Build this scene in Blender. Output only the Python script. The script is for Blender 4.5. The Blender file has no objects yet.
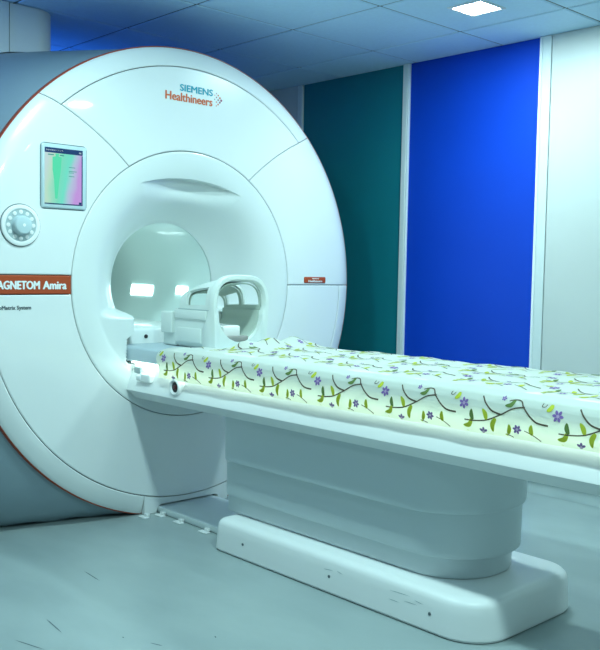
import bpy, bmesh, math, random
from mathutils import Vector, Matrix
random.seed(7)
PI = math.pi
C = bpy.context.scene.collection
S = 1.15            # camera height in metres; most of the layout is measured in camera heights
HC = 2.37           # ceiling height

def W(x, y, z):     # camera-height units (origin at the lens) -> metres (origin on the floor below it)
    return Vector((x * S, y * S, (z + 1) * S))

# ------------------------------------------------------------------ materials
def mat(name, col, rough=0.5, metal=0.0, spec=0.5, emit=None, estr=0.0, coat=0.0, trans=None):
    m = bpy.data.materials.new(name); m.use_nodes = True
    b = m.node_tree.nodes['Principled BSDF']
    b.inputs['Base Color'].default_value = (*col, 1)
    b.inputs['Roughness'].default_value = rough
    b.inputs['Metallic'].default_value = metal
    b.inputs['Specular IOR Level'].default_value = spec
    b.inputs['Coat Weight'].default_value = coat
    b.inputs['Coat Roughness'].default_value = 0.05
    if emit:
        b.inputs['Emission Color'].default_value = (*emit, 1)
        b.inputs['Emission Strength'].default_value = estr
    return m

def noise_col(m, c1, c2, scale, detail=4, stretch=(1, 1, 1), lo=0.35, hi=0.65, bump=0.0):
    nt = m.node_tree; b = nt.nodes['Principled BSDF']
    tc = nt.nodes.new('ShaderNodeTexCoord'); mp = nt.nodes.new('ShaderNodeMapping')
    mp.inputs['Scale'].default_value = stretch
    n = nt.nodes.new('ShaderNodeTexNoise'); n.inputs['Scale'].default_value = scale; n.inputs['Detail'].default_value = detail
    r = nt.nodes.new('ShaderNodeValToRGB')
    r.color_ramp.elements[0].position = lo; r.color_ramp.elements[0].color = (*c1, 1)
    r.color_ramp.elements[1].position = hi; r.color_ramp.elements[1].color = (*c2, 1)
    nt.links.new(tc.outputs['Object'], mp.inputs['Vector']); nt.links.new(mp.outputs['Vector'], n.inputs['Vector'])
    nt.links.new(n.outputs['Fac'], r.inputs['Fac']); nt.links.new(r.outputs['Color'], b.inputs['Base Color'])
    if bump:
        bp = nt.nodes.new('ShaderNodeBump'); bp.inputs['Strength'].default_value = bump; bp.inputs['Distance'].default_value = 0.004
        nt.links.new(n.outputs['Fac'], bp.inputs['Height']); nt.links.new(bp.outputs['Normal'], b.inputs['Normal'])
    return m

M = {}
M['shell'] = mat('white_gloss_plastic', (0.86, 0.88, 0.88), 0.28, coat=1.0)
M['bore'] = mat('bore_plastic', (0.80, 0.84, 0.83), 0.35, coat=0.3)
M['tube'] = mat('bore_tube_plastic', (0.78, 0.90, 0.885), 0.38, coat=0.25)
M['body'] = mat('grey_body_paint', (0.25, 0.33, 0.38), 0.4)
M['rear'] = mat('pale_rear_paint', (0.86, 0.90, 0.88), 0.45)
M['orange'] = mat('orange_trim', (0.36, 0.05, 0.016), 0.45)
M['band'] = mat('orange_red_band', (0.45, 0.060, 0.010), 0.45)
M['joint'] = mat('grey_joint', (0.10, 0.14, 0.15), 0.6)
M['gap'] = mat('dark_gap', (0.02, 0.025, 0.025), 0.8)
M['white'] = mat('white_lettering', (0.9, 0.9, 0.9), 0.5)
M['cyanl'] = mat('petrol_blue_lettering', (0.0, 0.36, 0.50), 0.5)
M['orangel'] = mat('orange_lettering', (0.72, 0.13, 0.03), 0.5)
M['dark'] = mat('dark_lettering', (0.06, 0.09, 0.11), 0.5)
M['purpled'] = mat('plum_dot', (0.30, 0.05, 0.12), 0.5)
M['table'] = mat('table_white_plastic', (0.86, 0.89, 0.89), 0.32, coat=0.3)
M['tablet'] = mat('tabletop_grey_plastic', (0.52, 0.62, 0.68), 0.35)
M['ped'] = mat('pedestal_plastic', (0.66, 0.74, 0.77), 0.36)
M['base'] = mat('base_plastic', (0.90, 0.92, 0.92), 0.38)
M['coil'] = mat('coil_plastic', (0.80, 0.86, 0.82), 0.35)
M['coilin'] = mat('coil_inner_plastic', (0.52, 0.60, 0.53), 0.5)
M['cush'] = mat('cushion_vinyl', (0.88, 0.88, 0.86), 0.5)
M['pad'] = mat('grey_pad', (0.30, 0.29, 0.27), 0.8)
M['black'] = mat('black_plastic', (0.015, 0.015, 0.018), 0.5)
M['socketred'] = mat('dark_red_socket', (0.09, 0.012, 0.015), 0.4)
M['bezel'] = mat('bezel_plastic', (0.55, 0.68, 0.72), 0.25, coat=0.4)
M['ring'] = mat('bright_ring', (0.92, 0.93, 0.93), 0.25)
M['greyb'] = mat('grey_buttons', (0.42, 0.52, 0.54), 0.4)
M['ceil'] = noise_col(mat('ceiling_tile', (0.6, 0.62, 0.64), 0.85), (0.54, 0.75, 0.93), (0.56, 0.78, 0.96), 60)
M['tbar'] = mat('ceiling_bar', (0.06, 0.09, 0.12), 0.5)
M['wallw'] = noise_col(mat('white_wall', (0.80, 0.82, 0.80), 0.42), (0.62, 0.65, 0.635), (0.64, 0.67, 0.655), 3)
M['trim'] = mat('pale_wall_trim', (0.72, 0.78, 0.78), 0.4)
M['trimb'] = mat('bright_wall_trim', (0.84, 0.89, 0.92), 0.3)
M['teal'] = noise_col(mat('teal_laminate', (0.004, 0.2, 0.24), 0.42), (0.004, 0.19, 0.23), (0.006, 0.205, 0.25), 2)
M['blue'] = noise_col(mat('blue_laminate', (0.0, 0.055, 0.55), 0.5, spec=0.3), (0.0, 0.052, 0.53), (0.0, 0.056, 0.56), 2)
M['light'] = mat('lamp_diffuser', (1, 1, 1), 0.4, emit=(0.86, 0.97, 1.0), estr=40)
M['frame'] = mat('lamp_frame', (0.75, 0.8, 0.82), 0.4)
M['borelight'] = mat('bore_light_panel', (1, 1, 1), 0.4, emit=(0.72, 1.0, 0.97), estr=6.0)
M['strip'] = mat('light_strip_diffuser', (1, 1, 1), 0.4, emit=(0.76, 1.0, 0.88), estr=7)
M['plate'] = mat('floor_plate_metal', (0.78, 0.86, 0.87), 0.45)
M['tab'] = mat('white_bracket', (0.85, 0.88, 0.88), 0.5)
M['floor'] = noise_col(mat('vinyl_floor', (0.4, 0.5, 0.53), 0.34, spec=0.4), (0.325, 0.395, 0.405), (0.385, 0.46, 0.465), 2.2, 6, (1.0, 2.0, 1))
M['scuff'] = mat('dark_scuff', (0.12, 0.16, 0.18), 0.7)
M['stem'] = mat('print_stem', (0.10, 0.075, 0.05), 0.8)
M['leaf'] = mat('print_leaf', (0.50, 0.56, 0.03), 0.8)
M['leafd'] = mat('print_dark_leaf', (0.13, 0.22, 0.05), 0.8)
M['petal'] = mat('print_petal', (0.24, 0.14, 0.42), 0.8)
M['petalc'] = mat('print_flower_centre', (0.55, 0.40, 0.60), 0.8)

def make_sheet_mat():
    m = bpy.data.materials.new('thin_cotton_sheet'); m.use_nodes = True
    nt = m.node_tree; b = nt.nodes['Principled BSDF']; out = nt.nodes['Material Output']
    b.inputs['Base Color'].default_value = (0.74, 0.77, 0.745, 1); b.inputs['Roughness'].default_value = 0.85
    t = nt.nodes.new('ShaderNodeBsdfTranslucent'); t.inputs['Color'].default_value = (0.95, 0.98, 0.72, 1)
    mx = nt.nodes.new('ShaderNodeMixShader'); mx.inputs['Fac'].default_value = 0.30
    nt.links.new(b.outputs[0], mx.inputs[1]); nt.links.new(t.outputs[0], mx.inputs[2])
    nt.links.new(mx.outputs[0], out.inputs['Surface'])
    return m
M['sheet'] = make_sheet_mat()

def make_display_mat():   # what the touch screen shows: a pale green to pink wash
    m = bpy.data.materials.new('touch_display'); m.use_nodes = True
    nt = m.node_tree; b = nt.nodes['Principled BSDF']
    tc = nt.nodes.new('ShaderNodeTexCoord'); sp = nt.nodes.new('ShaderNodeSeparateXYZ')
    nt.links.new(tc.outputs['Generated'], sp.inputs[0])
    n = nt.nodes.new('ShaderNodeTexNoise'); n.inputs['Scale'].default_value = 2.0
    nt.links.new(tc.outputs['Generated'], n.inputs['Vector'])
    a = nt.nodes.new('ShaderNodeMath'); a.operation = 'MULTIPLY_ADD'
    nt.links.new(n.outputs['Fac'], a.inputs[0]); a.inputs[1].default_value = 0.3
    s2 = nt.nodes.new('ShaderNodeMath'); s2.operation = 'MULTIPLY_ADD'      # tilt the wash with height
    nt.links.new(sp.outputs['Z'], s2.inputs[0]); s2.inputs[1].default_value = -0.22
    nt.links.new(sp.outputs['Y'], s2.inputs[2]); nt.links.new(s2.outputs[0], a.inputs[2])
    r = nt.nodes.new('ShaderNodeValToRGB'); e = r.color_ramp.elements
    e[0].position = 0.0; e[0].color = (0.62, 0.80, 0.78, 1)
    e[1].position = 0.95; e[1].color = (0.62, 0.30, 0.80, 1)
    for p, c in ((0.2, (0.55, 0.85, 0.62)), (0.42, (0.20, 0.82, 0.55)), (0.6, (0.16, 0.85, 0.62)), (0.75, (0.50, 0.62, 0.80))):
        k = e.new(p); k.color = (*c, 1)
    nt.links.new(a.outputs[0], r.inputs['Fac'])
    nt.links.new(r.outputs['Color'], b.inputs['Emission Color']); b.inputs['Emission Strength'].default_value = 0.75
    b.inputs['Base Color'].default_value = (0.05, 0.06, 0.07, 1); b.inputs['Roughness'].default_value = 0.12
    return m
M['display'] = make_display_mat()
M['navy'] = mat('display_title_bar', (0.01, 0.03, 0.10), 0.2, emit=(0.002, 0.012, 0.04), estr=0.8)
M['dispg'] = mat('display_figure', (0.02, 0.2, 0.1), 0.2, emit=(0.10, 0.62, 0.38), estr=0.75)
M['displ'] = mat('display_lines', (0.02, 0.1, 0.1), 0.2, emit=(0.06, 0.30, 0.24), estr=0.7)
M['dispw'] = mat('display_white', (0.5, 0.5, 0.5), 0.2, emit=(0.55, 0.72, 0.78), estr=0.7)

# ------------------------------------------------------------------ object helpers
ORG = {}
def thing(name, label, cat, loc, group=None):
    o = bpy.data.objects.new(name, None); C.objects.link(o); o.location = loc; o.empty_display_size = 0.1
    o['label'] = label; o['category'] = cat
    if group: o['group'] = group
    ORG[o.name] = Vector(loc)
    return o

def obj(name, bm, mats, parent=None, smooth=True, ang=32, label=None, kind=None):
    if not isinstance(mats, (list, tuple)): mats = [mats]
    bmesh.ops.recalc_face_normals(bm, faces=bm.faces) if smooth != 'keep' else None
    co = [v.co for v in bm.verts]
    c = Vector([(min(v[i] for v in co) + max(v[i] for v in co)) / 2 for i in range(3)])
    for v in bm.verts: v.co -= c
    if smooth:
        for f in bm.faces: f.smooth = True
        for e in bm.edges:
            if len(e.link_faces) == 2 and e.calc_face_angle(0) > math.radians(ang): e.smooth = False
    me = bpy.data.meshes.new(name); bm.to_mesh(me); bm.free()
    for m in mats: me.materials.append(m)
    o = bpy.data.objects.new(name, me); C.objects.link(o)
    ORG[o.name] = c
    if parent: o.parent = parent; o.location = c - ORG[parent.name]
    else: o.location = c
    if label: o['label'] = label
    if kind: o['kind'] = kind
    return o

def tag(o, label, cat, group=None):
    o['label'] = label; o['category'] = cat
    if group: o['group'] = group
    return o

def box(bm, a, b, bev=0.0, seg=3):
    a = Vector(a); b = Vector(b)
    vs = [bm.verts.new((x, y, z)) for x in (a.x, b.x) for y in (a.y, b.y) for z in (a.z, b.z)]
    fs = [bm.faces.new([vs[i] for i in q]) for q in ((0, 1, 3, 2), (4, 6, 7, 5), (0, 4, 5, 1), (2, 3, 7, 6), (0, 2, 6, 4), (1, 5, 7, 3))]
    if bev:
        es = list({e for f in fs for e in f.edges})
        bmesh.ops.bevel(bm, geom=es, offset=bev, segments=seg, profile=0.5, affect='EDGES')

def bx(a, b, bev=0.0, seg=3):
    bm = bmesh.new(); box(bm, a, b, bev, seg); return bm

def grid_faces(bm, rows, closed_u=False, mi=0):
    fs = []
    n = len(rows[0])
    for i in range(len(rows) - 1):
        for j in range(n if closed_u else n - 1):
            k = (j + 1) % n
            q = [rows[i][j], rows[i][k], rows[i + 1][k], rows[i + 1][j]]
            try:
                f = bm.faces.new(q); f.material_index = mi; fs.append(f)
            except ValueError: pass
    return fs

def loft(rings, cap0=True, cap1=True):      # rings: lists of Vectors, all the same length, closed
    bm = bmesh.new()
    rows = [[bm.verts.new(p) for p in r] for r in rings]
    grid_faces(bm, rows, True)
    if cap0: bm.faces.new(rows[0])
    if cap1: bm.faces.new(rows[-1])
    return bm

def prism_x(pts, x0, x1, bev=0.0):          # outline in (y, z), pushed along x
    bm = bmesh.new()
    a = [bm.verts.new((x0, y, z)) for y, z in pts]; b = [bm.verts.new((x1, y, z)) for y, z in pts]
    bm.faces.new(a); bm.faces.new(b)
    n = len(pts)
    for i in range(n): bm.faces.new((a[i], a[(i + 1) % n], b[(i + 1) % n], b[i]))
    if bev: bmesh.ops.bevel(bm, geom=list(bm.edges), offset=bev, segments=2, profile=0.5, affect='EDGES')
    return bm

def lathe_x(prof, cy, cz, n=48, closed=False):   # profile of (x, r) turned about the x axis
    bm = bmesh.new(); rows = []
    for x, r in prof:
        rows.append([bm.verts.new((x, cy + r * math.cos(2 * PI * i / n), cz + r * math.sin(2 * PI * i / n))) for i in range(n)])
    grid_faces(bm, rows, True)
    if not closed:
        bm.faces.new(rows[0]); bm.faces.new(rows[-1])
    return bm

def rrect(x0, x1, y0, y1, rl, rr, n=10):     # plan outline with its own corner radius at the x0 end and the x1 end
    pts = []
    for cx, cy, r, a in ((x1 - rr, y1 - rr, rr, 0), (x0 + rl, y1 - rl, rl, PI / 2), (x0 + rl, y0 + rl, rl, PI), (x1 - rr, y0 + rr, rr, 1.5 * PI)):
        for i in range(n + 1):
            t = a + PI / 2 * i / n
            pts.append((cx + r * math.cos(t), cy + r * math.sin(t)))
    return pts

def sstep(a, b, x):
    t = min(1, max(0, (x - a) / (b - a))); return t * t * (3 - 2 * t)

def text_bm(body, y0, y1, z0, z1, x, bold=0.0, depth=0.0008, shear=0):   # lettering facing +x, fitted into a rectangle
    cu = bpy.data.curves.new('lettering', 'FONT'); cu.body = body; cu.resolution_u = 3
    ob = bpy.data.objects.new('lettering', cu); C.objects.link(ob)
    dg = bpy.context.evaluated_depsgraph_get(); dg.update()
    me = bpy.data.meshes.new_from_object(ob.evaluated_get(dg))
    bm = bmesh.new(); bm.from_mesh(me)
    bpy.data.objects.remove(ob); bpy.data.curves.remove(cu); bpy.data.meshes.remove(me)
    xs = [v.co.x for v in bm.verts]; ys = [v.co.y for v in bm.verts]
    ax, bx_, ay, by = min(xs), max(xs), min(ys), max(ys)
    for v in bm.verts:
        u = (v.co.x - ax) / (bx_ - ax); w = (v.co.y - ay) / (by - ay)
        v.co = Vector((x, y0 + u * (y1 - y0), z0 + w * (z1 - z0)))
    if bold:
        base_geo = list(bm.verts) + list(bm.edges) + list(bm.faces)
        for k, (oy, oz) in enumerate(((bold, 0), (-bold, 0), (0, bold * .6), (0, -bold * .6))):
            d = bmesh.ops.duplicate(bm, geom=base_geo)
            for v in [g for g in d['geom'] if isinstance(g, bmesh.types.BMVert)]: v.co += Vector((.00005 * (k + 1), oy, oz))
    r = bmesh.ops.extrude_face_region(bm, geom=list(bm.faces))
    for v in [g for g in r['geom'] if isinstance(g, bmesh.types.BMVert)]: v.co.x += depth
    return bm

# ------------------------------------------------------------------ the room
YW = 4.124                   # face of the recessed coloured panels
XB = -4.86                    # wall behind the scanner
XR, YF = 1.6, -1.8           # the room goes on behind the camera
def struct(name, bm, m, smooth=False):
    return obj(name, bm, m, None, smooth, kind='structure')
struct('floor', bx((XB - .1, YF, -.1), (XR, YW + .15, 0)), M['floor'])
struct('wall_right', bx((XB - .1, YW + .012, 0), (XR, YW + .15, HC + .1)), M['wallw'])
struct('wall_back', bx((XB - .1, YF, 0), (XB, YW + .012, HC + .1)), M['wallw'])
# suspended ceiling: bars with bevelled lay-in tiles
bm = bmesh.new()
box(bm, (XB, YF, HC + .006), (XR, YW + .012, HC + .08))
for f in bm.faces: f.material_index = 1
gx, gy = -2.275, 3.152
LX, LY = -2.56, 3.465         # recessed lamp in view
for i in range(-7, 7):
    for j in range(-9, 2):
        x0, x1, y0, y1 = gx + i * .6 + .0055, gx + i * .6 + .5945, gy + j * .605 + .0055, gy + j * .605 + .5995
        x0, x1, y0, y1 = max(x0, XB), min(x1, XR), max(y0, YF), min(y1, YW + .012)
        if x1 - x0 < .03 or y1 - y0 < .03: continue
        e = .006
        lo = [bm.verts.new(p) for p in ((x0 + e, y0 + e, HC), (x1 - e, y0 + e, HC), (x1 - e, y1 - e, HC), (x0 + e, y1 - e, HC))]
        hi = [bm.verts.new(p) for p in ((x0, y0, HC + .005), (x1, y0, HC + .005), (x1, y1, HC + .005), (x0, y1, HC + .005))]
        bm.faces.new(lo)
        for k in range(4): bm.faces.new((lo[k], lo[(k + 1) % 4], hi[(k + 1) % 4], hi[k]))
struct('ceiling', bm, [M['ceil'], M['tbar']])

def bm_cove():               # vinyl turned up the foot of the wall
    pts = []
    for i in range(9):
        t = PI / 2 * i / 8
        pts.append((YW + .010 - .05 + .05 * math.sin(t) - .0, .05 - .05 * math.cos(t) + .001))
    pts += [(YW + .010, .11), (YW + .0118, .11), (YW + .0118, .001)]
    return prism_x([(y, z) for y, z in pts], XB, XR)
struct('baseboard_right', bm_cove(), M['floor'], True)

def panel(x0, x1, m, label, y=YW, name='wall_panel'):
    o = obj(name, bx((x0, y, .112), (x1, YW + .0118, HC - .001), .002, 1), m, None, False)
    return tag(o, label, 'wall panel')
panel(-4.422, -3.554, M['teal'], 'dark teal wall panel behind the scanner rim')
panel(-3.503, -2.6305, M['blue'], 'bright royal blue wall panel below the ceiling lamp')
panel(XB + .002, -4.470, M['wallw'], 'white wall panel left of the dark teal one', YW - .010)
panel(-2.558, XR - .01, M['wallw'], 'white wall panel right of the royal blue one', YW - .012)
struct('trim_1', bx((-4.468, YW - .015, .112), (-4.422, YW + .0118, HC - .001), .003, 1), M['trim'])
bm = bx((-3.553, YW - .014, .112), (-3.518, YW + .0118, HC - .001), .003, 1)
struct('trim_2', bm, M['trim'])
struct('trim_3', bx((-3.5175, YW - .012, .112), (-3.503, YW + .0118, HC - .001), .002, 1), M['trimb'])
struct('trim_4', bx((-2.630, YW - .016, .112), (-2.614, YW + .0118, HC - .001), .002, 1), M['trimb'])
struct('trim_5', bx((-2.6135, YW - .014, .112), (-2.562, YW + .0118, HC - .001), .002, 1), M['trim'])

# recessed lamp
t = thing('ceiling_light', 'small square recessed lamp lit white in the tiled ceiling', 'ceiling light', (LX, LY, HC))
h = .080
bm = bmesh.new()
for a, b in (((LX - h - .016, LY - h - .016), (LX + h + .016, LY - h)), ((LX - h - .016, LY + h), (LX + h + .016, LY + h + .016)),
             ((LX - h - .016, LY - h), (LX - h, LY + h)), ((LX + h, LY - h), (LX + h + .016, LY + h))):
    box(bm, (*a, HC - .006), (*b, HC + .004), .0015, 1)
obj('lamp_frame', bm, M['frame'], t, False)
obj('diffuser', bx((LX - h, LY - h, HC - .004), (LX + h, LY + h, HC + .003), .002, 1), M['light'], t, False)

# ------------------------------------------------------------------ the scanner
XF = -3.03
CY, CZ = 2.204, -0.070
mri = thing('mri_scanner', 'huge white round-faced scanner with an orange name band and open bore', 'scanner', W(-3.6, CY, -1))

def P(r, th, x):
    z = CZ + r * math.sin(th)
    return W(x, CY + r * math.cos(th), max(z, -.9985))

def rim_drop(r): return -0.024 * (max(0, r - .868) / .085) ** 2.0

def polar_panel(r0, r1, fa, fb, nr, nt):
    """panel between radii r0 and r1 and between the angle functions fa(r) and fb(r); rolled edges"""
    g, e = .0016, .0035
    r0 += g; r1 -= g
    rs = [(r0, -.025), (r0, -.0022), (r0 + e, 0)] + [(r0 + e + (r1 - r0 - 2 * e) * i / nr, 0) for i in range(1, nr)] + [(r1 - e, 0), (r1, -.0022), (r1, -.025)]
    bm = bmesh.new(); rows = []
    for r, dx in rs:
        a, b = fa(r) + g / r, fb(r) - g / r
        ts = [(a, -.025), (a, -.0022), (a + e / r, 0)] + [(a + e / r + (b - a - 2 * e / r) * i / nt, 0) for i in range(1, nt)] + [(b - e / r, 0), (b, -.0022), (b, -.025)]
        rows.append([bm.verts.new(P(r, th, XF + rim_drop(r) + min(dx, d2))) for th, d2 in ts])
    grid_faces(bm, rows)
    return bm

def line_angle(p, q):        # the angle, at a given radius, of the straight joint from p to q (relative to the centre)
    ra, rb = math.hypot(*p), math.hypot(*q); ta, tb = math.atan2(p[1], p[0]), math.atan2(q[1], q[0])
    return lambda r: ta + (tb - ta) * (r - ra) / (rb - ra)
lspoke = line_angle((-.293, .454), (-.653, .685))
rspoke = line_angle((.317, .458), (.609, .648))
RB, RS, RO = .542, .8765, .954
joint_r = lambda r: math.asin(-.001 / r)
band_t = lambda r: PI - math.asin(.033 / r)
band_b = lambda r: PI + math.asin(.038 / r)
foot_l = lambda r: 1.5 * PI - math.asin(.214 / r)
foot_r = lambda r: 1.5 * PI + math.asin(.214 / r)
obj('upper_panel', polar_panel(RB, RS, rspoke, lspoke, 8, 60), M['shell'], mri)
obj('upper_rim', polar_panel(RS, RO, rspoke, lspoke, 6, 60), M['shell'], mri)
obj('screen_panel', polar_panel(RB, RO, lspoke, band_t, 16, 40), M['shell'], mri)
obj('right_panel', polar_panel(RB, RO, joint_r, rspoke, 16, 40), M['shell'], mri)
obj('lower_panel', polar_panel(RB, RS, band_b, lambda r: 2 * PI + joint_r(r), 10, 90), M['shell'], mri)
obj('lower_rim', polar_panel(RS, RO, band_b, foot_l, 6, 40), M['shell'], mri)
obj('lower_rim', polar_panel(RS, RO, foot_r, lambda r: 2 * PI + joint_r(r), 6, 40), M['shell'], mri)
obj('name_band', polar_panel(RB, RO, band_t, band_b, 20, 4), M['band'], mri, label='orange-red name band')
# foot panel with its notch over the floor plate
pts = []
for i in range(25):
    a = 1.5 * PI - math.asin(.212 / .875) + 2 * math.asin(.212 / .875) * i / 24
    r = RS + .0016
    pts.append((CY + r * math.cos(a), CZ + r * math.sin(a)))
ft = [(2.416, -.9985), (2.372, -.9985), (2.362, -.972), (2.345, -.968), (2.075, -.968), (2.058, -.974), (2.048, -.9985), (1.992, -.9985)]
pts = [(W(0, y, z).y, W(0, y, z).z) for y, z in pts + ft]
obj('foot_panel', prism_x(pts, (XF - .03) * S, (XF - .002) * S), M['shell'], mri, False)
# dark plate behind the joints
bm = bmesh.new()
rows = []
for r in (.545, .7, .85, .94):
    rows.append([bm.verts.new(P(r, 2 * PI * i / 96, XF - .016 + (rim_drop(r)))) for i in range(96)])
grid_faces(bm, rows, True)
obj('joint_backing', bm, M['gap'], mri)

# bore cover: a dished ring with a brow recess and level shoulders beside the table
def lerp_tab(t, x):
    for (a, b), (c, d) in zip(t, t[1:]):
        if (a - x) * (c - x) <= 0: return b + (d - b) * (x - a) / (c - a)
    return t[-1][1]
raw = [(.545, 0), (.50, .000), (.47, .003), (.44, .010), (.41, .022), (.38, .042), (.35, .068), (.32, .102), (.29, .145), (.27, .180), (.257, .200)]
def depth_r(r):
    return sum(lerp_tab(raw, min(.545, max(.257, r + o))) for o in (-.012, -.006, 0, .006, .012)) / 5 - (0 if r > .27 else 0)
def brow_edge(th):           # radius of the sharp upper edge of the recess
    d = (th - math.radians(88)) / math.radians(32)
    return .432 + .030 * min(1, d * d)
NT, NI, NO = 288, 44, 16
bm = bmesh.new(); rows = []
rr_list = []
for k in range(NO + 1): rr_list.append(('o', k / NO))
rr_list.append(('s', 0.0))
for k in range(1, NI + 1): rr_list.append(('i', k / NI))
rows.append([bm.verts.new(P(RB - .0016, 2 * PI * j / NT, XF - .03)) for j in range(NT)])
rows.append([bm.verts.new(P(RB - .0016, 2 * PI * j / NT, XF - .0022)) for j in range(NT)])
for kind, f in rr_list:
    row = []
    for j in range(NT):
        th = 2 * PI * j / NT
        re = brow_edge(th) if th < PI else .462
        if PI * .0 <= th <= PI and abs(th - math.radians(88)) > math.radians(32): re = .462
        r = (RB - .005) + (re - (RB - .005)) * f if kind == 'o' else (re - .002 if kind == 's' else (re - .002) + (.257 - (re - .002)) * f)
        d = depth_r(r)
        q = (th - math.radians(88)) / math.radians(33)
        if kind != 'o' and abs(q) < 1 and th < PI:
            amp = .050 * (1 - q * q) ** 1.2
            d += amp * (1 - sstep(0, .10, re - r))
        dy, dz = r * math.cos(th), r * math.sin(th)
        low = sstep(-.095, -.135, dz)
        hwid = .252 + .032 * sstep(-.19, -.22, dz)
        trough = sstep(hwid + .008, hwid - .008, abs(dy)) * sstep(-.314, -.300, dz)
        shoulder = min(d, .012)
        d = d * (1 - low) + low * (shoulder * (1 - trough) + .20 * trough)
        row.append(bm.verts.new(P(r, th, XF - d)))
    rows.append(row)
grid_faces(bm, rows, True)
obj('bore_cover', bm, M['bore'], mri, True, 50)
# bore tube
bm = bmesh.new(); rows = []
TR = .259
for x in (-3.232, -3.2335, -3.4, -3.6, -3.8, -3.9, -4.05, -4.222):
    rows.append([bm.verts.new(P(TR + (.006 if x == -3.232 else 0), 2 * PI * j / 96, x)) for j in range(96)])
grid_faces(bm, rows, True)
obj('bore_tube', bm, M['tube'], mri)
bm = lathe_x([(-3.2285 * S, (.269) * S), (-3.2285 * S, .2635 * S), (-3.2315 * S, .2635 * S), (-3.2315 * S, .269 * S)], CY * S, (CZ + 1) * S, 96, True)
obj('bore_joint', bm, M['gap'], mri)
# light panels in the tube; near-side pair unseen, added to brighten the far wall
for xa, xb, ta, tb in ((-3.875, -3.685, -.085, -.265), (-3.490, -3.402, -.08, -.21), (-3.875, -3.685, PI + .085, PI + .265), (-3.49, -3.36, PI + .085, PI + .265)):
    bm = bmesh.new(); rows = []
    for i, dx in ((0, .0), (0, .004), (1, .004), (1, 0)):
        x = xa if i == 0 else xb
        rows.append([bm.verts.new(P(TR - dx, ta + (tb - ta) * k / 6, x)) for k in range(7)])
    grid_faces(bm, rows)
    obj('bore_light_panel', bm, M['borelight'], mri, False)
# table bed in the bore
obj('table_bed', bx(W(-3.97, CY - .228, -.44), W(-3.125, CY + .228, -.252), .012), M['bore'], mri)
bm = lathe_x([(-3.126 * S, .008 * S), (-3.121 * S, .008 * S), (-3.120 * S, .006 * S)], 2.052 * S, (1 - .285) * S, 16)
obj('sensor', bm, M['black'], mri, label='small black sensor dot')

# body behind the face: a round front that swells into a broad, flat-footed housing
def body_ring(d, a, b, n, s, x, N=240):      # s: how far the round front has become the broad housing (may differ below)
    ring = []
    for i in range(N):
        th = 2 * PI * i / N
        c, sn = math.cos(th), math.sin(th)
        m = n if sn > -.1 else n + 2.5
        rs = (abs(c / a) ** m + abs(sn / b) ** m) ** (-1 / m)
        q = s if not isinstance(s, tuple) else s[0] + (s[1] - s[0]) * sstep(.15, -.55, sn)
        r = .952 * (1 - q) + rs * q
        p = W(x, CY + r * c, max(-.9985, CZ + r * sn))
        ring.append(p)
    return ring
def body_sections():
    out = []
    for d in (0.0, .015, .03, .06, .1, .15, .2, .26, .33, .42, .52, .65, .76, .85, .89, .91):
        s = (1 - math.exp(-d / .30), 1 - math.exp(-d / .08))
        k = 1 if d < .87 else (.985 if d < .90 else .95)
        out.append(body_ring(d, (1.055 + .03 * min(1, d / .5)) * k, .972 * k, 4.0, s, XF - .043 - d))
    out.append(body_ring(0, .27, .27, 2, 1, XF - .043 - .91))
    return out
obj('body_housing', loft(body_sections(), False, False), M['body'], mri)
bm = bmesh.new(); rows = []
for r, x in ((.938, -.027), (.9550, -.0262), (.9575, -.029), (.9575, -.0475), (.94, -.048)):
    rows.append([bm.verts.new(P(r, 2 * PI * i / 160, XF + x)) for i in range(160)])
grid_faces(bm, rows, True)
obj('trim_ring', bm, M['orange'], mri, label='thin orange edge ring')

# lettering
ls = lambda v: v * S
def letters(body, y0, y1, z0, z1, m, bold=.012, x=XF + .0005, lab=None):
    return obj('lettering', text_bm(body, y0 * S, y1 * S, (z0 + 1) * S, (z1 + 1) * S, x * S, bold), m, mri, False, label=lab)
letters('SIEMENS', 2.143, 2.307, .7105, .7365, M['cyanl'], .0016, lab='petrol blue lettering')
letters('Healthineers', 2.073, 2.305, .669, .7015, M['orangel'], .0017, lab='orange lettering')
bm = bmesh.new()
for i, (y, z, r) in enumerate(((2.352, .699, .0042), (2.345, .708, .0036), (2.345, .690, .0036), (2.336, .718, .003), (2.336, .699, .003), (2.336, .681, .003), (2.327, .709, .0024), (2.327, .690, .0024), (2.327, .725, .0022), (2.327, .674, .0022), (2.318, .700, .002), (2.318, .717, .0018))):
    c = W(XF + .0008, y, z)
    f = bm.faces.new([bm.verts.new(c + Vector((0, r * S * 1.25 * math.cos(k * PI / 4), r * S * 1.25 * math.sin(k * PI / 4)))) for k in range(8)])
    f.material_index = i % 2
obj('emblem', bm, [M['purpled'], M['orangel']], mri, False, label='cluster of orange and plum dots')
letters('MAGNETOM', 1.3515, 1.534, -.0885, -.0595, M['white'], .0022, lab='bold white lettering')
letters('Amira', 1.5485, 1.6405, -.0885, -.0595, M['white'], .0022, lab='bold white lettering')
letters('BioMatrix System', 1.366, 1.501, -.1655, -.1475, M['dark'], .0006, lab='small dark lettering')
# badge on the right
bdg = obj('badge', bx(W(XF - .004, 2.847, -.0620), W(XF + .004, 2.985, -.0335), .006, 3), M['band'], mri, label='small orange badge')
obj('badge_lettering', text_bm('SIEMENS', 2.895 * S, 2.938 * S, (1 - .0435) * S, (1 - .0385) * S, (XF + .0042) * S, .0004), M['white'], bdg, False)
obj('badge_lettering', text_bm('Healthineers', 2.872 * S, 2.960 * S, (1 - .0575) * S, (1 - .0475) * S, (XF + .0042) * S, .0007), M['white'], bdg, False)

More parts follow.
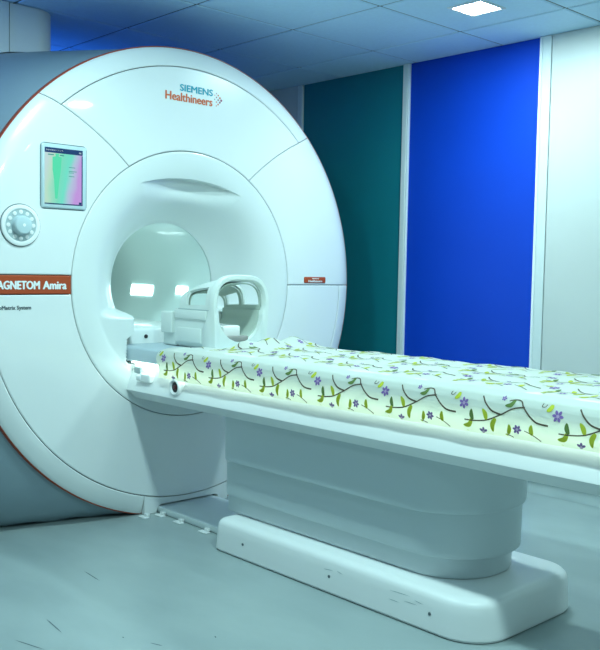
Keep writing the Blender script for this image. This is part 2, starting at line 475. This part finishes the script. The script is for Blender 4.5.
# touch screen
def rounded_plate(y0, y1, z0, z1, r):
    pts = rrect(y0, y1, z0, z1, r, r, 6)
    return prism_x([(y * S, (1 + z) * S) for y, z in pts], (XF - .01) * S, (XF + .0006) * S)
scr = obj('touch_screen', bx(W(XF - .01, 1.538, .2055), W(XF + .008, 1.7205, .4390), .0085, 3), M['bezel'], mri)
obj('screen_joint', rounded_plate(1.5355, 1.723, .2030, .4415, .016), M['joint'], scr)
bm = bx(W(XF + .004, 1.5495, .2205), W(XF + .0088, 1.702, .4235), .0008, 1)
dsp = obj('display', bm, M['display'], scr, False)
dx0, dx1, dz0, dz1 = 1.5495, 1.702, .2205, .4235
def dpoly(pts, m, name):
    bm = bmesh.new()
    for poly in pts:
        bm.faces.new([bm.verts.new(W(XF + .0091, dx0 + u * (dx1 - dx0), dz0 + v * (dz1 - dz0))) for u, v in poly])
    return obj(name, bm, m, dsp, False)
q4 = lambda a, b, c, d: [(a, b), (c, b), (c, d), (a, d)]
dpoly([q4(0, .91, 1, 1)], M['navy'], 'title_bar')
for k in range(9): dpoly([q4(.04 + .05 * k, .945, .075 + .05 * k, .968)], M['dispw'], 'title_word')
dpoly([q4(.90, .935, .96, .965)], M['dispw'], 'title_icon')
dpoly([[(.20, .84), (.28, .85), (.27, .90), (.37, .90), (.36, .85), (.44, .84), (.42, .62), (.38, .44), (.33, .10), (.27, .10), (.24, .44), (.20, .62)]], M['dispg'], 'body_figure')
for r_ in ((.63, .67, .80, .682), (.63, .60, .84, .612), (.63, .575, .76, .585), (.63, .51, .78, .522), (.08, .865, .24, .885), (.39, .865, .50, .885)):
    dpoly([q4(*r_)], M['displ'], 'text_line')
dpoly([q4(0, .0, 1, .018)], M['navy'], 'status_bar'); dpoly([q4(.97, .018, 1, .9)], M['navy'], 'side_edge'); dpoly([q4(.90, .02, .965, .06)], M['navy'], 'status_icon')

# control dial
dy, dz = 1.4605 * S, (1 + .1385) * S
X = lambda v: (XF + v) * S
dial = obj('control_dial', lathe_x([(X(-.01), .0735 * S), (X(.004), .0735 * S), (X(.007), .0725 * S), (X(.0085), .069 * S), (X(.0085), .060 * S), (X(.006), .0575 * S), (X(.004), .0575 * S)], dy, dz, 64), M['ring'], mri)
obj('dial_joint', lathe_x([(X(-.01), .0765 * S), (X(.0006), .0765 * S)], dy, dz, 64), M['joint'], dial)
obj('button_ring', lathe_x([(X(.003), .0572 * S), (X(.0055), .0572 * S), (X(.0055), .030 * S), (X(.003), .030 * S)], dy, dz, 48, True), M['greyb'], dial)
for k in range(12):
    a = 2 * PI * k / 12
    cy, cz = dy + .047 * S * math.cos(a), dz + .047 * S * math.sin(a)
    obj('button', lathe_x([(X(.005), .0075 * S), (X(.0066), .0075 * S), (X(.0072), .005 * S)], cy, cz, 12), M['white'] if k % 3 == 0 else M['shell'], dial)
kn = obj('knob', lathe_x([(X(.003), .036 * S), (X(.016), .034 * S), (X(.026), .0325 * S), (X(.030), .029 * S), (X(.032), .020 * S), (X(.0325), .004 * S)], dy, dz, 40), M['bezel'], dial)
obj('knob_mark', lathe_x([(X(.0322), .0058 * S), (X(.0332), .0055 * S)], dy, dz, 16), M['white'], kn)

# ------------------------------------------------------------------ duct from the scanner to the ceiling
duct = thing('service_duct', 'pale round-cornered duct rising from the scanner top to the ceiling', 'duct', W(-3.7, 1.6, .88))
def housing_top(x, y):
    d = max(.001, XF - .043 - x); s = 1 - math.exp(-d / .30); best = -1
    for i in range(400):
        th = PI * i / 400; c, sn = math.cos(th), math.sin(th)
        rs = (abs(c / 1.088) ** 4 + abs(sn / .972) ** 4) ** -.25
        q = s + (1 - math.exp(-d / .08) - s) * sstep(.15, -.55, sn)
        r = .952 * (1 - q) + rs * q
        if abs(CY + r * c - y) < .012: best = max(best, CZ + r * sn)
    return best
def duct_bm(y0, y1, x0, x1, rr, zt):
    pts = []
    n = 14
    # plan outline, front (+x) right (+y) corner rounded
    pts.append((x0, y0)); pts.append((x1, y0))
    for i in range(n + 1):
        t = PI / 2 * i / n
        pts.append((x1 - rr + rr * math.cos(t), y1 - rr + rr * math.sin(t)))
    pts.append((x0, y1))
    pts.append((x0, (y0 + y1) / 2))
    pts.insert(1, (x1, y0 * .5 + (y1 - rr) * .5)); pts[0], pts[1], pts[2] = pts[0], pts[2], pts[1]
    rings = [[Vector((x * S, y * S, (1.004 + housing_top(x, y)) * S)) for x, y in pts], [Vector((x * S, y * S, zt)) for x, y in pts]]
    return loft(rings)
obj('duct_cover', duct_bm(1.664, 1.888, -3.95, -3.545, .11, HC - .002), M['rear'], duct)
obj('duct_cover', duct_bm(1.30, 1.660, -3.95, -3.540, .004, HC - .002), M['rear'], duct)

# ------------------------------------------------------------------ patient table
tab = thing('patient_table', 'long white patient table on a stepped pedestal in front of the bore', 'patient table', W(-1.95, 2.2, -1))
Y0, Y1 = 1.946, 2.444
# table body: outer skin with a chamfered underside
def ring_at(x, pts): return [W(x, y, z) for y, z in pts]
sec = [(1.950, -.3742), (1.946, -.378), (1.938, -.400), (1.903, -.476), (1.9015, -.4815), (1.906, -.486), (1.946, -.5185), (1.962, -.520)]
sec = sec + [(Y0 + Y1 - y, z) for y, z in reversed(sec)]
rings = []
for x in (-3.036, -3.032, -2.95, -2.4, -1.8, -1.2, -.86, -.852):
    rings.append([W(x - (0.0 * (z + .51) / .11 if x < -3.0 else 0) , y, z) for y, z in sec])
obj('table_body', loft(rings), M['table'], tab, True, 20)
# sliding top
rings = []
for x, k in ((-3.128, .008), (-3.124, 0), (-3.0, 0), (-2.0, 0), (-.842, 0), (-.838, .006)):
    a, b, zt, zb = 1.918 + k, 2.472 - k, -.3135 - k * .5, -.3735 + k * .5
    rings.append(ring_at(x, [(a, zb + .008), (a, zt - .010), (a + .004, zt - .003), (a + .012, zt), (b - .012, zt), (b - .004, zt - .003), (b, zt - .010), (b, zb + .008), (b - .01, zb), (a + .01, zb)]))
obj('tabletop', loft(rings), M['tablet'], tab, True, 40)
for y0, y1 in ((1.925, 1.941), (2.449, 2.465)):
    obj('light_strip', bx(W(-3.03, y0, -.3775), W(-.90, y1, -.3737), .0005, 1), M['strip'], tab, False, label='glowing strip under the tabletop edge')
obj('mattress', bx(W(-2.60, 1.95, -.3135), W(-.86, 2.44, -.2985), .010), M['cush'], tab)
def side_y(z): return 1.938 - .035 * (-.400 - z) / .076      # the near side leans out towards its lower edge
# fittings on the near side, by the bore
def sidebox(name, x0, x1, z0, z1, dep, m, bev=.003, par=tab):
    return obj(name, bx(W(x0, side_y((z0 + z1) / 2) - dep, z0), W(x1, side_y(z0) + .016, z1), bev, 3), m, par)
sidebox('connector', -3.018, -2.975, -.416, -.392, .007, M['greyb'], .0004)
plug = sidebox('latch', -2.940, -2.875, -.444, -.411, .022, M['table'], .008)
sidebox('latch_tip', -2.962, -2.928, -.440, -.417, .026, M['table'], .008, plug)
def lathe_y(prof, cx, cz, n=40):
    bm = bmesh.new(); rows = []
    for y, r in prof:
        rows.append([bm.verts.new((cx + r * math.cos(2 * PI * i / n), y, cz + r * math.sin(2 * PI * i / n))) for i in range(n)])
    grid_faces(bm, rows, True); bm.faces.new(rows[0]); bm.faces.new(rows[-1]); return bm
yy = (side_y(-.439) - .010) * S; sx, sz = -2.706 * S, (1 - .4390) * S
sk = obj('cable_socket', lathe_y([(yy + .034, .038), (yy - .006, .038), (yy - .012, .035), (yy - .014, .030), (yy - .011, .025), (yy - .0045, .022)], sx, sz), M['ring'], tab)
sk2 = obj('socket_insert', lathe_y([(yy - .0040, .0222), (yy - .0056, .0218), (yy - .0060, .016)], sx, sz), M['black'], sk, label='dark socket insert')
obj('socket_pin', lathe_y([(yy - .0055, .010), (yy - .012, .009), (yy - .013, .006)], sx + .003, sz), M['socketred'], sk2)
# pedestal: three telescoping covers, each tucked inside the one above
def cover(name, x0, x1, y0, y1, zt, zb, rl, rr, dr):
    rings = []
    for z, k in ((zt, .0), (zb + .02, dr * .75), (zb + .010, dr * .80), (zb + .003, dr * .85 + .002), (zb, dr + .006), (zb, dr + .030)):
        p = rrect(x0 + k, x1 - k, y0 + k, y1 - k, max(.02, rl - k), max(.03, rr - k))
        rings.append([W(x, y, z) for x, y in p])
    return obj(name, loft(rings), M['ped'], tab, True, 30)
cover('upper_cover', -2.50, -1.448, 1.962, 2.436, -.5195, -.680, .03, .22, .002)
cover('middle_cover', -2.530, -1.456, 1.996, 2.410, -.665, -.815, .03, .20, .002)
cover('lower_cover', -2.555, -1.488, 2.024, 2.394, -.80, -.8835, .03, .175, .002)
rings = []
for z, k in ((-.9985, .006), (-.992, .006), (-.991, .0), (-.93, .004), (-.906, .0065), (-.896, .0105), (-.889, .018), (-.885, .029), (-.884, .042)):
    rings.append([W(x, y, z) for x, y in rrect(-2.515 + k, -1.358 - k, 1.936 + k, 2.470 - k, max(.02, .04 - k * .5), max(.05, .125 - k))])
base = obj('base', loft(rings), M['base'], tab, True, 40)
for x in (-2.345, -1.925, -1.53):
    obj('screw', lathe_y([(1.9415 * S, .0055), (1.9375 * S, .0055), (1.937 * S, .003)], x * S, (1 - .945) * S, 12), M['scuff'], base)
def scuffs(spec, m, parent, y):
    for x, z, l, a in spec:
        bm = bmesh.new()
        c, s = math.cos(a), math.sin(a); w = .0011
        pts = [(-l / 2, 0), (-l / 4, -w), (l / 4, -w * .6), (l / 2, 0), (l / 5, w), (-l / 5, w)]
        bm.faces.new([bm.verts.new(((x * S) + p * c - q * s, y(z), (1 + z) * S + p * s + q * c)) for p, q in pts])
        obj('scuff_mark', bm, m, parent, False)
scuffs([(-1.93, -.925, .05, .1), (-1.88, -.922, .03, -.2), (-1.64, -.918, .09, .03), (-1.60, -.935, .06, .02), (-1.57, -.925, .04, -.1), (-1.66, -.945, .05, .0)], M['greyb'], base, lambda z: (1.936 + (.004 * (z + .991) / .061)) * S - .0006)

# floor plate between table and scanner, with clip tabs
fp = tag(obj('floor_plate', bx(W(-3.075, 2.056, -.9995), W(-2.515, 2.345, -.974), .006, 2), M['plate']), 'low grey cable plate on the floor between table base and scanner', 'floor plate')
for x, y in ((-3.004, 1.972), (-2.985, 2.036), (-2.858, 2.036), (-2.690, 2.036)):
    bm = bmesh.new(); c = W(x, y, -.9995)
    box(bm, c + Vector((-.028, -.016, 0)), c + Vector((.028, .012, .004)), .001, 1)
    box(bm, c + Vector((-.010, .004, .003)), c + Vector((.016, .0215, .016)), .002, 1)
    br = obj('floor_bracket', bm, M['tab'], None, False)
    lab = {-3.004: 'small white floor bracket at the foot of the scanner face', -2.985: 'small white floor bracket at the scanner end of the cable plate',
           -2.858: 'small white floor bracket halfway along the cable plate', -2.690: 'small white floor bracket beside the table base end of the cable plate'}[x]
    tag(br, lab, 'bracket', 'brackets along the cable plate')

# ------------------------------------------------------------------ the printed sheet
XL, XRR = -2.812, -.80
# cross path, near hem -> over the top -> far hem; s is arc length in camera heights
near = [(1.9040, -.4125), (1.9000, -.394), (1.8985, -.370), (1.9000, -.345), (1.9050, -.326), (1.9180, -.310), (1.945, -.3005), (1.985, -.2955), (2.06, -.2925), (2.195, -.291)]
far = [(4.39 - y, z) for y, z in reversed(near[:-1])]
path = near + far
cum = [0.0]
for (a, b), (c, d) in zip(path, path[1:]): cum.append(cum[-1] + math.hypot(c - a, d - b))
TOT = cum[-1]
def path_at(s):
    s = min(TOT, max(0, s))
    for i in range(len(cum) - 1):
        if s <= cum[i + 1]:
            f = (s - cum[i]) / (cum[i + 1] - cum[i])
            return (path[i][0] + f * (path[i + 1][0] - path[i][0]), path[i][1] + f * (path[i + 1][1] - path[i][1]))
    return path[-1]
def left_end(s):             # the sheet's end runs back from the near corner to the front of the head coil
    y, z = path_at(s)
    if s < TOT / 2:
        return XL + .225 * sstep(1.93, 2.07, y) + .012 * math.sin(s * 60)
    return -2.60 + .0 * y
def wav(x, s):
    return (.0020 * math.sin(x * 9.1 + s * 13) + .0015 * math.sin(x * 23 - s * 31 + 1.3) + .0010 * math.sin(x * 51 + s * 17 + 2))
def sheet(x, s, off=0.0):
    y, z = path_at(s); y2, z2 = path_at(s + .004); y1, z1 = path_at(s - .004)
    ty, tz = y2 - y1, z2 - z1; l = math.hypot(ty, tz) or 1
    n = (-tz / l, ty / l)
    if n[1] < -0.2: n = (n[0], n[1])
    top = sstep(1.90, 1.99, y) * (1 - sstep(2.40, 2.49, y))
    d = wav(x, s) * (.35 + .9 * top) + off + .0012
    # rucked up in front of the coil
    ruck = math.exp(-((x + 2.52) / .055) ** 2) * sstep(2.0, 2.1, y) * (1 - sstep(2.36, 2.46, y))
    d += .026 * ruck + .006 * ruck * math.sin(y * 55)
    # hem loosely waved, its foot kept clear of the table side
    hem = 1 - sstep(0, .05, s)
    d += hem * .0012 * (1 + math.sin(x * 31 + 1)) * (1 + .4 * math.sin(x * 12))
    zz_hem = (1 - sstep(.0, .075, s)) * .006 * max(0, x + 2.0)
    sag = .004 * math.exp(-((x + 1.65) / .25) ** 2) * top * sstep(2.2, 2.45, y)
    zz = z + n[1] * d + sag + zz_hem + (.010 * (1 - sstep(XL, XL + .20, x)) * -1 * top if y < 2.05 else 0)
    return W(x, y + n[0] * d, zz)
NXs, NSs = 260, 90
bm = bmesh.new(); rows = []
ss = []
for i in range(NSs + 1):
    ss.append(TOT * i / NSs)
extra = [.012, .03, .05, .07, .085, .095, .105, .115, .13]
ss = sorted(set(ss + extra + [TOT - e for e in extra]))
for s in ss:
    xl = left_end(s)
    rows.append([bm.verts.new(sheet(xl + (XRR - xl) * j / NXs, s)) for j in range(NXs + 1)])
grid_faces(bm, rows, False, 0)

def ok(x, s): return 0.002 < s < TOT - .002 and left_end(s) + .006 < x < XRR - .01
def ribbon(pts, w0, w1, mi):
    """tapered stroke through (x, s) points laid on the cloth"""
    fine = []
    n = len(pts)
    for i in range(n - 1):            # Catmull-Rom
        p0, p1, p2, p3 = pts[max(0, i - 1)], pts[i], pts[i + 1], pts[min(n - 1, i + 2)]
        for k in range(6):
            t = k / 6
            fine.append(tuple(.5 * (2 * p1[c] + (p2[c] - p0[c]) * t + (2 * p0[c] - 5 * p1[c] + 4 * p2[c] - p3[c]) * t * t + (3 * p1[c] - p0[c] - 3 * p2[c] + p3[c]) * t ** 3) for c in (0, 1)))
    fine.append(pts[-1])
    prev = None
    for i, (x, s) in enumerate(fine):
        a = fine[max(0, i - 1)]; b = fine[min(len(fine) - 1, i + 1)]
        tx, ts = b[0] - a[0], b[1] - a[1]; l = math.hypot(tx, ts) or 1
        f = i / (len(fine) - 1)
        w = w0(f) if callable(w0) else w0 + (w1 - w0) * f
        l1 = (x - ts / l * w, s + tx / l * w); l2 = (x + ts / l * w, s - tx / l * w)
        if not (ok(*l1) and ok(*l2)): prev = None; continue
        cur = (bm.verts.new(sheet(*l1, .0011)), bm.verts.new(sheet(*l2, .0011)))
        if prev:
            fc = bm.faces.new((prev[0], prev[1], cur[1], cur[0])); fc.material_index = mi
        prev = cur
def leaf(a, b, bend, w, mi):
    mx, my = (a[0] + b[0]) / 2, (a[1] + b[1]) / 2
    dx, dy_ = b[0] - a[0], b[1] - a[1]
    ribbon([a, (mx - dy_ * bend, my + dx * bend), b], lambda f: w * (math.sin(PI * min(1, .10 + .9 * f)) ** .8 + .06), 0, mi)
def flower(cx, cs, r, rot, n=6):
    for k in range(n):
        a = rot + 2 * PI * k / n
        p, q = (cx + .22 * r * math.cos(a), cs + .22 * r * math.sin(a)), (cx + r * math.cos(a), cs + r * math.sin(a))
        ribbon([p, ((p[0] + q[0]) / 2, (p[1] + q[1]) / 2), q], lambda f: r * .24 * (math.sin(PI * (.08 + .86 * f))) + .0003, 0, 4)
    pts = [(cx + .24 * r * math.cos(k * PI / 4), cs + .24 * r * math.sin(k * PI / 4)) for k in range(8)]
    if all(ok(*p) for p in pts):
        f = bm.faces.new([bm.verts.new(sheet(*p, .0014)) for p in pts]); f.material_index = 5
PX = .2735                   # repeat of the print along the table
KX, KS = PX / 396, .000575
def motif(ox, os, flip=1):
    def q(x, y): return (ox + (x - 22) * KX, os + flip * ((325 + .158 * x) - y) * KS)
    lw = .0025
    ribbon([q(30, 262), q(75, 268), q(130, 265), q(190, 240), q(240, 214), q(285, 210)], lw * .7, lw * .7, 1)
    ribbon([q(97, 152), q(120, 190), q(150, 222), q(190, 240)], lw * .7, lw, 1)
    ribbon([q(215, 180), q(238, 174), q(262, 180), q(280, 210), q(310, 250), q(340, 278), q(384, 290)], lw * .5, lw, 1)
    leaf(q(68, 264), q(59, 212), .08, .0058, 3)
    leaf(q(128, 264), q(108, 212), -.08, .0062, 2)
    leaf(q(168, 258), q(157, 322), -.14, .0065, 2)
    leaf(q(62, 258), q(26, 288), .28, .0062, 2)
    leaf(q(238, 174), q(203, 200), .25, .0052, 3)
    flower(*q(418, 248), .0150, .3 + ox)
    flower(*q(190, 166), .0075, .1, 5)
    leaf(q(388, 196), q(372, 226), .2, .0060, 2)
    ribbon([q(352, 190), q(350, 205), q(362, 208), q(368, 196)], .0010, .0010, 1)
def undergrowth(ox, os, flip=1):
    def q(x, y): return (ox + (x - 22) * KX, os + flip * ((325 + .158 * x) - y) * KS)
    flower(*q(115, 320), .0125, .5); flower(*q(260, 308), .0125, .9)
    leaf(q(222, 330), q(226, 284), -.1, .0055, 2)
    leaf(q(322, 335), q(318, 286), .1, .0058, 2)
    leaf(q(218, 330), q(188, 352), .22, .0058, 2)
    leaf(q(46, 312), q(34, 330), .15, .0060, 2)
    ribbon([q(215, 330), q(240, 342), q(268, 362)], .0010, .0012, 1)
    ribbon([q(290, 315), q(325, 335), q(368, 372)], .0010, .0014, 1)
XM = -1.679                 # start of the repeat whose arch joins its branch at x = -1.497
for k in range(-5, 5):
    x = XM + k * PX
    motif(x, -.007); undergrowth(x, -.007)
    for row in range(1, 5):
        o = (.5 * PX if row % 2 else 0) + .03 * row
        motif(x + o, .004 + row * .165); undergrowth(x + o, .004 + row * .165)
o = obj('printed_sheet', bm, [M['sheet'], M['stem'], M['leaf'], M['leafd'], M['petal'], M['petalc']], None, 'keep', 75)
tag(o, 'white sheet printed with green vines and violet flowers draped over the table', 'sheet')

# ------------------------------------------------------------------ head coil on the tabletop
coil = thing('head_coil', 'white arched head coil with open windows on the table beside the bore', 'head coil', W(-2.87, 2.2, -.3135))
cyc, hw = 2.206, .131
ZB, ZS, ZT = -.3125, -.162, -.040
def U(x0, x1, name, ow, iw, zb, zt, zi):
    pts = [(cyc - ow, zt), (cyc - ow, zb + .02), (cyc - ow + .02, zb), (cyc + ow - .02, zb), (cyc + ow, zb + .02), (cyc + ow, zt), (cyc + iw, zt)]
    for i in range(13):
        a = -PI * i / 12
        pts.append((cyc + iw * math.cos(a), zt - .012 + (zt - .012 - zi) * math.sin(a)))
    pts.append((cyc - iw, zt))
    return prism_x([(W(0, y, z).y, W(0, y, z).z) for y, z in pts], x0 * S, x1 * S)
obj('lower_shell', U(-2.95, -2.70, 'lower_shell', hw, hw - .022, ZB, ZS, -.285), M['coil'], coil, True, 30)
obj('end_block', bx(W(-3.042, cyc - hw + .004, ZB), W(-2.951, cyc + hw - .004, -.178), .012), M['coil'], coil)
obj('connector_block', bx(W(-3.035, cyc - hw - .012, -.262), W(-2.962, cyc - hw + .01, -.176), .006), M['coil'], coil)
obj('side_rail', bx(W(-2.95, cyc - hw - .006, -.200), W(-2.745, cyc - hw + .004, -.166), .003), M['coil'], coil)
obj('side_plate', bx(W(-2.93, cyc - hw - .003, -.29), W(-2.78, cyc - hw + .004, -.235), .002), M['coil'], coil)
def arch(f, k=1.0, top=ZT, w=hw):          # f 0..1 from near foot over to far foot: a flattened arch
    a = PI * (1 - f)
    c, s = math.cos(a), math.sin(a); n = 3.1
    r = (abs(c) ** n + abs(s) ** n) ** (-1 / n)
    return (cyc + w * r * c * k, ZS + (top - ZS) * r * s)
# cage: shell with windows
bm = bmesh.new(); NA, NX = 40, 24
rows = []
for i in range(NX + 1):
    t = i / NX; x = -2.935 + t * .222
    tp = ZT - .045 * (1 - t) ** 2; k = 1 - .05 * (1 - t) ** 2
    rows.append([bm.verts.new(W(x, *arch(j / NA, k, tp, hw - .004))) for j in range(NA + 1)])
holes = [(.04, .225, .22, .80), (.78, .96, .06, .40), (.62, .96, .52, .95)]
def in_hole(f, t): return any(a < f < b and c < t < d for a, b, c, d in holes)
for i in range(NX):
    for j in range(NA):
        if not in_hole((j + .5) / NA, (i + .5) / NX):
            bm.faces.new((rows[i][j], rows[i][j + 1], rows[i + 1][j + 1], rows[i + 1][j]))
bmesh.ops.recalc_face_normals(bm, faces=bm.faces)
bmesh.ops.solidify(bm, geom=list(bm.faces), thickness=.012)
obj('upper_cage', bm, M['coil'], coil, True, 40)
bm = bmesh.new(); rows = []
for i in range(NX + 1):
    t = i / NX; x = -2.935 + t * .222
    tp = ZT - .016 - .045 * (1 - t) ** 2; k = .87 - .05 * (1 - t) ** 2
    rows.append([bm.verts.new(W(x, *arch(j / NA, k, tp, hw - .004))) for j in range(NA + 1)])
for i in range(NX):
    for j in range(NA):
        if not in_hole((j + .5) / NA, (i + .5) / NX): bm.faces.new((rows[i][j], rows[i][j + 1], rows[i + 1][j + 1], rows[i + 1][j]))
bmesh.ops.recalc_face_normals(bm, faces=bm.faces)
bmesh.ops.solidify(bm, geom=list(bm.faces), thickness=.004)
obj('cage_lining', bm, M['coilin'], coil, True, 40)
bm = bmesh.new(); rows = []                # front arch frame, continued down as two legs
line = [(cyc - hw + .010, ZB), (cyc - hw + .008, -.24), (cyc - hw + .004, ZS)] + [arch(j / 36, 1, ZT + .006, hw) for j in range(1, 36)] + [(cyc + hw - .004, ZS), (cyc + hw - .008, -.24), (cyc + hw - .010, ZB)]
for i, (y, z) in enumerate(line):
    a = line[max(0, i - 1)]; b = line[min(len(line) - 1, i + 1)]
    ty, tz = b[0] - a[0], b[1] - a[1]; l = math.hypot(ty, tz); ny, nz = -tz / l, ty / l
    w = .013 if z > ZS + .01 else .018
    x0, x1 = (-2.728 if z > ZS - .001 else -2.772), -2.694
    rows.append([bm.verts.new(W(x, y + ny * o, z + nz * o)) for x, o in ((x0, -w), (x0, w * .4), (x0 + .006, w * .7), (x1 - .006, w * .7), (x1, w * .4), (x1, -w * .6), (x1 - .006, -w))])
grid_faces(bm, rows, True); bm.faces.new(rows[0]); bm.faces.new(rows[-1])
obj('front_arch', bm, M['coil'], coil, True, 45)
obj('seam_strip', bx(W(-2.93, cyc - hw - .0015, ZS - .0012), W(-2.695, cyc - hw + .004, ZS + .0012)), M['greyb'], coil, False)
obj('lining', U(-2.945, -2.72, 'lining', hw - .0225, hw - .030, -.286, ZS - .001, -.279), M['coilin'], coil, True, 30)
obj('head_cushion', bx(W(-2.86, cyc - .060, -.276), W(-2.735, cyc + .030, -.222), .012), M['cush'], coil)
obj('neck_pad', bx(W(-2.738, cyc - .070, -.284), W(-2.705, cyc + .045, -.262), .006), M['pad'], coil)

# ------------------------------------------------------------------ scuffs on the floor
bm = bmesh.new()
def fl(x, y, l, a, w=.0022):
    c, s = math.cos(a), math.sin(a)
    bm.faces.new([bm.verts.new((x * S + p * c - q * s, y * S + p * s + q * c, .0006)) for p, q in ((-l / 2, 0), (-l / 4, -w), (l / 4, -w), (l / 2, 0), (l / 4, w), (-l / 4, w))])
for (x0, y0), (x1, y1) in (((-2.592, 1.47), (-2.476, 1.461)), ((-2.301, 1.186), (-2.183, 1.172)), ((-2.224, 1.054), (-2.113, 1.086)), ((-1.974, 1.317), (-1.935, 1.332)), ((-1.898, 1.476), (-1.886, 1.47)), ((-2.055, 1.282), (-2.046, 1.282))):
    fl((x0 + x1) / 2, (y0 + y1) / 2, math.hypot(x1 - x0, y1 - y0) * S, math.atan2(y1 - y0, x1 - x0))
o = obj('floor_scuffs', bm, M['scuff'], None, False, kind='structure')

# ------------------------------------------------------------------ light
def area(name, loc, size, power, col, rot=(0, 0, 0), shape='DISK', size_y=None, spread=PI):
    l = bpy.data.lights.new(name, 'AREA'); l.shape = shape; l.size = size; l.energy = power; l.color = col; l.spread = spread
    if size_y: l.size_y = size_y
    o = bpy.data.objects.new(name, l); C.objects.link(o); o.location = loc; o.rotation_euler = rot
    return o
COOL = (0.65, 0.99, 0.985)
for i, (x, y, p) in enumerate(((-.79, 3.46, 15), (-2.59, 1.64, 50), (-.79, 1.64, 72), (-2.59, .46, 5), (-.79, .46, 6), (.7, 1.66, 14), (.7, 3.46, 6))):
    area('downlight', (x, y, HC - .008), .17, p * .42, COOL)
area('downlight', (LX, LY, HC - .008), .16, 19, COOL)
# ceiling's blue wash: unseen spot added beside the scanner, hidden strip behind it
sl = bpy.data.lights.new('blue_wash', 'SPOT'); sl.energy = 30; sl.color = (0.02, 0.20, 1.0); sl.spot_size = math.radians(80); sl.spot_blend = 1.0; sl.shadow_soft_size = .06
so = bpy.data.objects.new('blue_wash', sl); C.objects.link(so); so.location = (-3.75, .25, 1.75)
area('blue_wash', (XB + .03, 2.6, 2.14), .06, 1.7, (0.02, 0.20, 1.0), (0, -math.radians(130), 0), 'RECTANGLE', 1.7)
so.rotation_euler = (Vector((-3.75, 2.7, 2.9)) - so.location).to_track_quat('-Z', 'Y').to_euler()

w = bpy.data.worlds.new('room_ambient'); bpy.context.scene.world = w; w.use_nodes = True
bg = w.node_tree.nodes['Background']; bg.inputs[0].default_value = (0.58, 0.96, 1.0, 1); bg.inputs[1].default_value = 0.20

# ------------------------------------------------------------------ camera
F, PITCH, YAW, ROLL = 900.636301, 0.0615142931, 0.819936748, 0.0185841062
fw = Vector((-math.sin(YAW) * math.cos(PITCH), math.cos(YAW) * math.cos(PITCH), -math.sin(PITCH)))
r0 = Vector((math.cos(YAW), math.sin(YAW), 0)); u0 = r0.cross(fw)
r1 = math.cos(ROLL) * r0 + math.sin(ROLL) * u0; u1 = -math.sin(ROLL) * r0 + math.cos(ROLL) * u0
cam = bpy.data.cameras.new('camera'); cam.sensor_fit = 'HORIZONTAL'; cam.sensor_width = 36; cam.lens = 36 * F / 600
co = bpy.data.objects.new('camera', cam); C.objects.link(co)
co.matrix_world = Matrix.Translation((0, 0, S)) @ Matrix((r1, u1, -fw)).transposed().to_4x4()
cam.clip_start = .05
sc = bpy.context.scene
sc.camera = co
sc.view_settings.view_transform = 'Standard'; sc.view_settings.look = 'None'
sc.view_settings.gamma = 1; sc.view_settings.use_curve_mapping = False
sc.view_settings.exposure = 0.06
